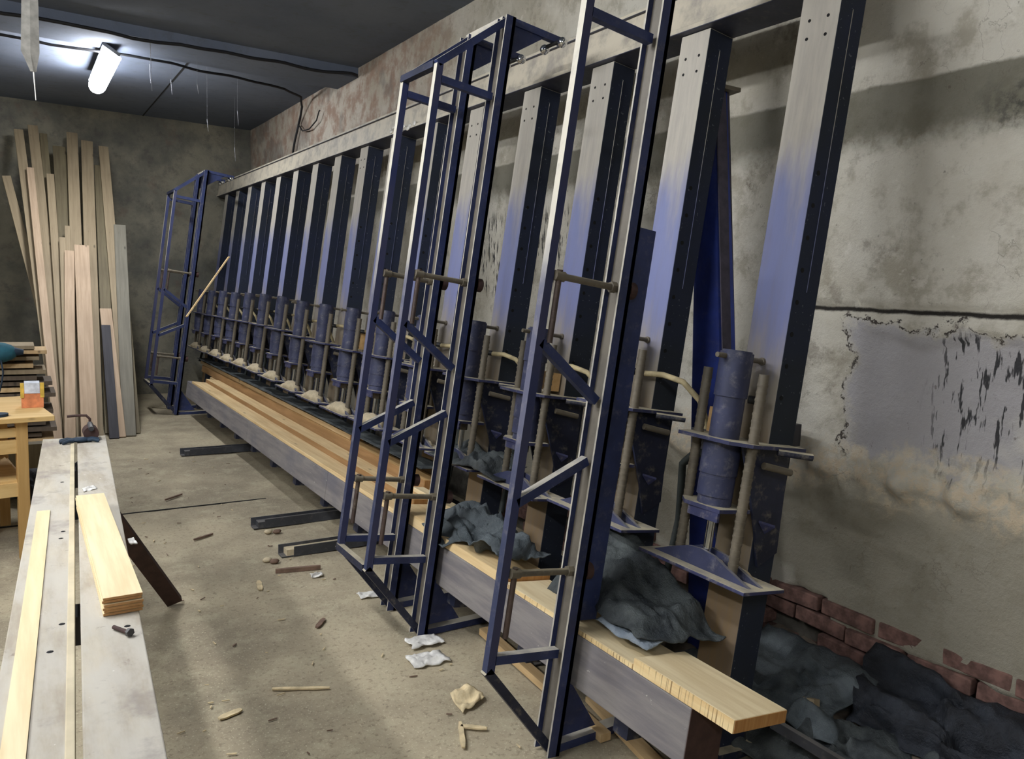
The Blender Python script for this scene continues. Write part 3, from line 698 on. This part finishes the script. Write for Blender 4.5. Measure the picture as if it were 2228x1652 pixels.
crumple('film_sheet', [(1.60, 1.76, .665), (1.60, 2.02, .665), (1.68, 2.02, .69), (1.68, 1.76, .69)], .022, 10, M['film_light'], 'pale blue film scrap at the edge of the dark film', seed=6, machine=True, n=16)
crumple('film_sheet', [(1.78, 3.05, .945), (1.78, 3.75, .935), (1.98, 3.75, 1.0), (1.98, 3.1, 1.0)], .05, 6, M['film_dark'], 'dark film draped over the shoe of the fourth jack', seed=7, machine=True, sag=.02)
crumple('film_sheet', [(2.1, .7, .03), (2.1, 2.3, .03), (2.72, 2.3, .08), (2.72, .7, .10)], .07, 6, M['film_dark'], 'dark crumpled film heaped on the floor behind the press at lower right', seed=11, n=60, floorz=0)
crumple('film_sheet', [(2.46, .8, .10), (2.46, 1.55, .10), (2.76, 1.62, .28), (2.74, .8, .24)], .07, 7, M['film_blue'], 'black-blue film pile against the wall base at lower right', seed=13, n=40, floorz=0)
crumple('film_sheet', [(2.30, 1.5, .08), (2.30, 2.0, .08), (2.7, 2.1, .2), (2.7, 1.6, .2)], .06, 5, M['film'], 'grey film and sacking beside the wall behind the nearest post', seed=15, n=40, floorz=0)
crumple('film_sheet', [(1.82, 3.9, .80), (1.82, 10.4, .80), (1.98, 10.4, .81), (1.98, 3.9, .81)], .012, 5, M['film_dark'], 'long dark strip on the board stack standing in for shade under the shoes', seed=21, n=60, machine=True)  # dark sheet stands in for the gap shadow below the shoes
def rub(a, b):
    y = .7 + 1.9*a; x = 2.25 + .56*b
    z = .012 + .17*b**1.3*(.7+.5*nz3((x, y, 0), 3, 3)) + .045*abs(nz3((x, y, 0), 8, 3)) + .02*nz3((x, y, 0), 21, 1)
    return (x, y, max(.006, z) if 0 < a < 1 and b > 0 else .0)
single('rubble_heap', sheet(rub, 70, 34), M['rubble'], 'heap of dusty rubble and dirt along the wall base at lower right', 'rubble', (2.5, 1.6, 0), None, False, 0, 'stuff')
single('floor_bar', MB().bar((2.14, .6, .16), (2.14, 1.62, .16), .035, .02, (0, 0, 1)), M['dark_steel'], 'long pale-edged steel bar at lower right below the plank end', 'bar', (2.14, .6, .15), 'steel bars behind the press')
single('floor_bar', MB().bar((2.5, 2.1, .13), (2.5, 8.5, .13), .06, .05, (0, 0, 1)), M['steel'], 'long dark steel bar on the floor behind the posts', 'bar', (2.5, 2.1, .1), 'steel bars behind the press')
single('wood_block', MB().bar((2.36, 1.62, .0), (2.40, 1.66, .16), .05, .035), M['board_tan'], 'small upright brown wood block in the film heap at lower right', 'block', (2.36, 1.62, 0))
for i, (x, y, rz, l, w_, h) in enumerate([(1.9, 1.35, .4, .3, .05, .02), (1.86, 1.5, 1.2, .22, .04, .02), (2.0, 1.2, -.3, .34, .06, .02), (1.74, 2.45, 1.55, .9, .045, .03), (1.82, 2.0, 1.4, .5, .06, .02), (1.95, 2.9, 1.3, .6, .08, .02), (1.9, 1.75, .9, .25, .03, .03), (2.02, 1.5, 2.1, .3, .05, .025)]):
    c, s_ = math.cos(rz), math.sin(rz)
    single('offcut', MB().bar((x-c*l/2, y-s_*l/2, h/2+.006), (x+c*l/2, y+s_*l/2, h/2+.006+(.03 if i % 2 else 0)), w_, h, (-s_, c, 0)), [M['pine_dull'], M['board_tan'], M['board_brown'], M['pine_dull']][i % 4],
           ['dull pine offcut on the floor beyond the near end of the grey bed beam', 'thin tan offcut under the overhanging pale plank', 'dark brown offcut below the tip of the overhanging plank',
            'long pine strip on the floor behind the nearest clamp frame foot', 'short pine offcut deep under the bed beam near its end', 'wide tan offcut under the bed beam between the clamp frames', 'smallest brown offcut under the bed beam near its end', 'squarish pine offcut at the foot of the nearest post'][i], 'offcut', (x, y, .006), 'offcuts under the press')

# ------------------------------------------------------------------ left: bench
BR = -.055
bo = Vector((.09, 4.25, 0)); bd = Vector((-.056, -1, 0)).normalized(); bx = Vector((1, -.056, 0)).normalized()
def bp(s_, t, z): return bo + bx*s_ + bd*t + Vector((0, 0, z))      # s across from the left edge, t towards the camera
def bbox(mb, s0, s1, t0, t1, z0, z1):
    vs = [bp(s_, t, z) for z in (z0, z1) for s_, t in ((s0, t0), (s1, t0), (s1, t1), (s0, t1))]
    return mb.add(vs, [(0,3,2,1),(4,5,6,7),(0,1,5,4),(1,2,6,5),(2,3,7,6),(3,0,4,7)])
T = Thing('long_bench', 'long narrow grey timber bench with a slot down the middle, at lower left', 'bench', tuple(bp(.13, 2, 0)))
T.part('bench_plank', bbox(MB(), 0, .120, 0, 3.9, .735, .80), M['bench'], bevel=.003, label='left bench plank')
T.part('bench_plank', bbox(MB(), .142, .265, -.02, 3.9, .735, .80), M['bench'], bevel=.003, label='right bench plank')
T.part('edge_lath', bbox(MB(), .1155, .131, .15, 3.9, .76, .804), M['bench_pale'], bevel=.002)
for t in (.35, 2.0, 3.5):
    T.part('cross_member', bbox(MB(), .01, .255, t, t+.09, .66, .735), M['board_dark'])
    for s_ in (.03, .20):
        T.part('leg', bbox(MB(), s_, s_+.05, t+.02, t+.07, .0, .66), M['board_dark'])
ft = Vector((.61, 3.93, .02)); tp = Vector((.25, 3.5, .70))
T.part('raking_leg', MB().bar(ft, tp, .07, .03, (1, 0, 0)), M['brown_iron'])
hm = MB()
for s_, t in ((.09, .9), (.10, 1.55), (.105, 2.28), (.085, 2.42), (.235, 2.35), (.095, 1.62)):
    a = bp(s_, t, .8002); hm.cyl(a, a+Vector((0, 0, .0012)), .007, 9, .004)
T.part('dent', hm, M['hole'])
# thin boards stacked on the bench
pa = Vector((.195, 2.945, 0)); pb = Vector((.193, 1.965, 0))
for i in range(6):
    z0 = .801 + i*.0078; j = [0, .002, -.001, .0015, -.002, 0][i]
    A_, B_ = pa+Vector((j, 0, z0+.003)), pb+Vector((j, rnd.uniform(-.004, .004), z0+.003))
    T = Thing('thin_board', 'thin pale board in the small stack on the bench, %s' % ['at the bottom', 'second from the bottom', 'third from the bottom', 'third from the top', 'second from the top', 'topmost with its whole face showing'][i], 'board', tuple(B_), 'thin boards stacked on the bench')
    T.part('board', MB().bar(A_, B_, .084, .0058, (1, 0, 0)), M['pine_pale'])
    T.part('end_face', MB().bar(B_+Vector((0, .001, 0)), B_-Vector((0, .0012, 0)), .083, .0054, (1, 0, 0)), M['end2'])
single('long_lath', bbox(MB(), .022, .060, 1.3, 3.9, .8005, .8045), M['pine_pale'], 'long cream wooden lath lying on the left bench plank', 'lath', tuple(bp(.04, 1.3, .8005)))
T = Thing('bolt', 'dark steel bolt lying on the right bench plank in front of the thin boards', 'bolt', (.18, 1.85, .80))
T.part('shank', MB().cyl((.165, 1.885, .806), (.19, 1.835, .808), .0048, 10), M['brown_iron'])
T.part('head', MB().cyl((.19, 1.835, .810), (.1935, 1.828, .810), .0095, 6, smooth=False), M['dark_steel'])
T = Thing('iron_weight', 'round rusty iron drum with bent rod at the far end of the bench', 'weight', (.285, 4.2, .80))
T.part('drum', MB().cyl((.285, 4.13, .835), (.285, 4.22, .835), .033, 18), M['brown_iron'], bevel=.003)
T.part('bent_rod', MB().tube([(.285, 4.2, .865), (.285, 4.2, .895), (.27, 4.2, .912), (.24, 4.2, .914), (.19, 4.2, .912)], .006, 8), M['brown_iron'])
T.part('collar', MB().cyl((.285, 4.12, .86), (.285, 4.2, .872), .012, 10), M['dark_steel'])
T = Thing('glove', 'dark teal work glove lying at the far end of the bench', 'glove', (.235, 4.12, .80))
gm = MB().ball((.235, 4.12, .812), .042, 14, (1.2, .7, .28))
for i, (dx, dy, l) in enumerate([(-.05, .01, .05), (-.05, -.012, .055), (-.045, -.03, .045), (.055, -.02, .04), (.05, .005, .05)]):
    gm.tube([(.235+dx*.6, 4.12+dy, .812), (.235+dx, 4.12+dy*1.2, .815), (.235+dx*1.0+math.copysign(l*.6, dx), 4.12+dy*1.6, .807)], .0085, 7)
T.part('glove_body', gm, M['teal_dark'])
T.part('cuff', MB().ball((.20, 4.15, .808), .035, 12, (1.2, .7, .2)), M['teal'])
crumple('foil_scrap', [(.19, 3.16, .803), (.235, 3.19, .803), (.225, 3.22, .808), (.185, 3.2, .806)], .006, 60, M['paper'], 'crumpled white foil scrap on the bench', n=10, seed=3, cat='scrap')
crumple('foil_scrap', [(.265, 2.48, .803), (.285, 2.48, .803), (.28, 2.53, .806), (.262, 2.52, .806)], .004, 60, M['paper'], 'small white foil scrap on the bench beside the thin boards', n=8, seed=8, cat='scrap')

# ------------------------------------------------------------------ left: table
ta = R(8)
tx = Vector((math.cos(ta), math.sin(ta), 0)); ty = Vector((-math.sin(ta), math.cos(ta), 0)); tc = Vector((.165, 4.93, 0))
def tb(mb, s0, s1, t0, t1, z0, z1):     # s to the left from the near right corner, t away
    vs = [tc - tx*s_ + ty*t + Vector((0, 0, z)) for z in (z0, z1) for s_, t in ((s0, t0), (s1, t0), (s1, t1), (s0, t1))]
    return mb.add(vs, [(0,1,2,3),(7,6,5,4),(0,4,5,1),(1,5,6,2),(2,6,7,3),(3,7,4,0)])
T = Thing('work_table', 'light wooden work table with shelf rails at the left edge', 'table', tuple(tc-tx*.6+ty*.4))
T.part('table_top', tb(MB(), 0, 1.3, 0, .85, .772, .80), M['table'], bevel=.003)
for s_, t in ((.125, .03), (1.15, .03), (.125, .76), (1.15, .76)):
    T.part('leg', tb(MB(), s_, s_+.055, t, t+.055, 0, .772), M['table_leg'], bevel=.002)
for z in (.69, .60, .36):
    T.part('rail', tb(MB(), .18, 1.15, .04, .07, z, z+.075 if z < .65 else z+.05), M['table'])
T.part('side_rail', tb(MB(), .13, .16, .08, .76, .36, .43), M['table_leg'])
T.part('shelf', tb(MB(), .15, 1.2, .06, .8, .43, .448), M['table'])
T = Thing('paint_carton', 'orange carton with yellow corners and white top on the table', 'carton', (.07, 5.3, .80))
T.part('carton_body', MB().box((.012, 5.25, .801), (.122, 5.36, .90)), M['carton'])
T.part('corner_strip', MB().box((.008, 5.246, .86), (.026, 5.262, .945)), M['carton_yellow'])
T.part('corner_strip', MB().box((.106, 5.246, .86), (.126, 5.262, .945)), M['carton_yellow'])
T.part('white_panel', MB().box((.028, 5.247, .885), (.104, 5.36, .945)), M['carton_top'])
single('dark_disc', MB().cyl((-.1, 5.0, .801), (-.1, 5.0, .815), .05, 16), M['teal_dark'], 'flat dark disc at the left edge of the table', 'disc', (-.1, 5.0, .801))
T = Thing('lumber_rack', 'stack of rough planks stored behind the table, brown and shadowed', 'rack', (-.6, 6.9, 0))
T.part('rack_post', MB().box((-.02, 6.95, 0), (.05, 7.02, .9)), M['board_brown']); T.part('rack_post', MB().box((-1.4, 6.95, 0), (-1.33, 7.02, .9)), M['board_brown'])
for i, z in enumerate((.25, .6)): T.part('rack_shelf', MB().box((-1.6, 6.85, z), (.16, 7.3, z+.03)), M['board_brown'])
zz_ = [.285, .33, .375, .42, .465, .51, .555, .635, .68, .725, .77, .815, .86, .915, .965, 1.0]
for i, z in enumerate(zz_):
    x1 = [.2, .12, .22, .15, .1, .2, .14, .22, .12, .2, .1, .16, .08, .12, .17, .09][i]
    single('rack_plank', MB().box((-1.7+rnd.uniform(-.1, .1), 6.83+rnd.uniform(0, .05), z), (x1+.02, 7.2, z+(.032 if i < 13 else .028))), M['board_brown'] if i < 11 and i % 4 else M['board_tan'] if i % 2 else M['pine_dull'],
           'rough plank in the rack behind the table, %s from the bottom' % ORD[i].replace('first', 'lowest, first'), 'plank', (-.7, 7, z), 'planks in the lumber rack', bevel=.002)
T = Thing('power_tool', 'teal power tool on the lumber stack at the left edge', 'tool', (-.1, 6.75, 1.0))
T.part('motor_housing', MB().ball((-.13, 6.78, .985), .09, 16, (1.5, .8, .85)), M['teal'])
T.part('nose', MB().cyl((-.02, 6.78, .99), (.04, 6.78, .985), .035, 12, .02), M['teal_dark'])
T.part('power_cord', MB().tube([(-.1, 6.72, .93), (-.09, 6.68, .85), (-.1, 6.66, .78), (-.12, 6.66, .70)], .006, 6), M['teal_dark'])
for i, (x, y, s_) in enumerate([(.16, 6.1, .16), (.05, 6.35, .2), (.2, 5.7, .12)]):
    crumple('sack', [(x-s_, y-.15, .02), (x+s_*.7, y-.15, .02), (x+s_*.7, y+.15, .22+.05*i), (x-s_, y+.15, .22)], .09, 5, M['film_blue'] if i != 1 else M['film_dark'], ['dark purple sack on the floor under the table corner', 'grey sack on the floor behind the table', 'small dark sack by the bench end'][i], n=20, seed=30+i, cat='sack', floorz=0)
single('floor_plank', MB().box((-.5, 5.9, .3), (.3, 6.0, .46)), M['board_olive'], 'olive board standing behind the table leg', 'board', (-.1, 5.95, .3))

# ------------------------------------------------------------------ boards leaning on the far wall
Y0, Y1, Z1 = 8.22, 10.8, 3.25
pn = Vector((0, Z1, -(Y1-Y0))).normalized()     # points away from camera and down
def ray(px, py): return (rt*((px-1114)/1700) + dn*((py-826)/1700) + fw)
def onp(px, py, off):
    d = ray(px, py); o = Vector((0, 0, 1.6)); c = pn.dot(Vector((0, Y0, 0)))+off
    return o + d*((c-pn.dot(o))/pn.dot(d))
BD = [ # top-left x,y, top-right x ; bottom-left x, bottom-right x, layer, material, look
 (3, 382, 24, 150, 170, 9, 'board_tan', 'leftmost leaning board, tilted most, top lower than the others'),
 (28, 281, 52, 118, 138, 5, 'board_tan', 'tall tan leaning board, second from the left'),
 (58, 272, 84, 134, 156, 6, 'board_tan', 'tall tan leaning board, third from the left'),
 (84, 290, 104, 146, 162, 7, 'board_olive', 'tall dull leaning board partly hidden, near the left group'),
 (57, 364, 74, 118, 136, 3, 'board_pink', 'pinkish narrow leaning board in front of the tall left boards'),
 (112, 318, 145, 158, 186, 8, 'board_olive', 'dull brown wide board at the back, left of the tallest pale board'),
 (100, 378, 118, 140, 158, 4, 'board_tan', 'narrow pale leaning board with its top free, left of the tall pale one'),
 (145, 288, 168, 166, 196, 5, 'board_tan', 'tall pale leaning board in the middle of the group'),
 (129, 516, 142, 144, 160, 2, 'board_tan', 'short narrow board left of centre, lower of the two narrow ones'),
 (141, 491, 152, 152, 166, 3, 'board_tan', 'short narrow board left of centre, higher of the two narrow ones'),
 (142, 545, 160, 138, 167, 1, 'board_pink', 'short pale board in front, standing left of the knotty board'),
 (161, 533, 194, 178, 214, 0, 'board_pink', 'short wide knotty pinkish board in the very front'),
 (178, 306, 200, 192, 227, 6, 'board_tan', 'tall tan board directly right of the tall pale one'),
 (206, 360, 226, 228, 256, 8, 'board_olive', 'dark dull board at the back, right of centre'),
 (214, 318, 236, 268, 292, 5, 'board_tan', 'tall tan board on the right, tilted to the left at the top'),
 (247, 489, 274, 268, 296, 3, 'board_grey', 'wide grey weathered board, rightmost but one'),
 (268, 700, 286, 288, 306, 6, 'board_olive', 'olive board at the right end of the leaning group'),
 (215, 671, 244, 250, 274, 2, 'board_pink', 'short pinkish board behind the dark one, at lower right of the group'),
 (221, 707, 239, 238, 262, 1, 'board_dark', 'shortest dark stained board in front at lower right of the group'),
]
for i, (xa, yt, xb, xc, xd, lay, mt, look) in enumerate(BD):
    off = lay*.031
    yb = 968 - lay*3.2
    tl, tr, bl, br = onp(xa, yt, off), onp(xb, yt, off), onp(xc, yb, off), onp(xd, yb, off)
    topc, botc = (tl+tr)/2, (bl+br)/2
    d = (topc-botc).normalized(); botc = botc - d*((botc.z-.012)/d.z)
    wd_ = ((tr-tl).length + (br-bl).length)/2
    th = .028
    sx = d.cross(pn).normalized()
    # own tilt keeps the outline; geometry in a local frame with Z up the board
    rot = Matrix((sx, pn, d)).transposed().to_4x4(); L = (topc-botc).length
    me = MB().box((-wd_/2, 0, 0), (wd_/2, th, L))
    o = link('leaning_board', me, M[mt], None, None, .003)
    o.matrix_world = Matrix.Translation(botc) @ rot
    tag(o, look[0].upper()+look[1:] if False else look, 'board', 'boards leaning on the far wall')

# ------------------------------------------------------------------ litter on the floor
def chip(x, y, l, w_, rz, mat, label, cat='chip', h=.006, group=None, curl=0):
    c, s_ = math.cos(rz), math.sin(rz); mb = MB()
    pts = [Vector((x+c*l*(t-.5), y+s_*l*(t-.5), .006+h/2+curl*(2*t-1)**2)) for t in (0, .25, .5, .75, 1)]
    wv = [w_*.6, w_, w_*.9, w_, w_*.5]; n_ = Vector((-s_, c, 0))
    rings = [[p-n_*a/2-Vector((0, 0, h/2)), p+n_*a/2-Vector((0, 0, h/2)), p+n_*a/2+Vector((0, 0, h/2)), p-n_*a/2+Vector((0, 0, h/2))] for p, a in zip(pts, wv)]
    mb.loft(rings, False); single('wood_chip' if cat == 'chip' else cat, mb, mat, label, cat, (x, y, .006), group)
chip(1.27, 4.10, .24, .022, -.2, M['twig'], 'brown stick on the floor by the middle clamp frame', 'stick', .022)
chip(.90, 2.86, .22, .018, -.45, M['chips'], 'long pale splinter on the floor in the open aisle', 'splinter')
chip(1.36, 2.30, .02, .10, .9, M['chips'], 'pale splinter near the foot of the nearest frame', 'splinter')
chip(1.30, 2.28, .16, .02, 1.15, M['chips'], 'pale splinter pointing at the camera near the nearest frame', 'splinter')
chip(.62, 2.80, .09, .03, .3, M['chips'], 'short pale chip beside the bench shadow')
chip(1.03, 3.98, .13, .028, 1.4, M['chips'], 'pale flat chip left of the middle frame')
chip(1.16, 3.40, .10, .025, .9, M['twig'], 'brown chip on the open floor')
chip(.93, 4.9, .14, .015, .5, M['twig'], 'thin twig beyond the bench on open floor', 'stick', .01)
chip(.92, 5.9, .17, .014, .7, M['twig'], 'thin twig far down the aisle', 'stick', .01)
for i, (x, y, s_) in enumerate([(1.5, 3.0, .075), (1.44, 2.84, .08), (1.48, 3.6, .05), (1.33, 3.98, .03)]):
    crumple('paper_scrap', [(x-s_, y-s_*.6, .012), (x+s_, y-s_*.7, .012), (x+s_, y+s_*.5, .016), (x-s_, y+s_*.6, .02)], .018, 25, M['paper'],
            ['white crumpled paper scrap on the floor, upper of the pair', 'white crumpled paper scrap on the floor, lower of the pair', 'white paper scrap under the middle frame bar', 'tiny white scrap at the end of the brown stick'][i], n=12, seed=40+i, cat='scrap', floorz=0)
crumple('bark_scrap', [(1.36, 2.40, .01), (1.50, 2.44, .02), (1.47, 2.55, .03), (1.38, 2.52, .02)], .02, 18, M['chips'], 'curled beige wood scrap on the floor left of the nearest frame', n=14, seed=50, cat='scrap', floorz=0)
for i, (x, y) in enumerate([(1.16, 4.32), (1.19, 4.28), (1.30, 4.82), (1.35, 4.80)]):
    single('pebble', MB().ball((x, y, .016), .024, 8, (1.2, .9, .6)), M['twig'] if i % 2 else M['dustm'], 'crumb of dirt beside the channel feet', 'crumb', (x, y, .002), 'dirt crumbs by the channel feet')
for i in range(110):
    x, y = rnd.uniform(.35, 1.55), rnd.uniform(1.6, 7.5)
    chip(x, y, rnd.uniform(.01, .035), rnd.uniform(.003, .008), rnd.uniform(0, 3.1), M['chips'] if rnd.random() < .6 else M['twig'], 'small wood shaving scattered on the aisle floor', h=.003, group='shavings on the aisle floor')
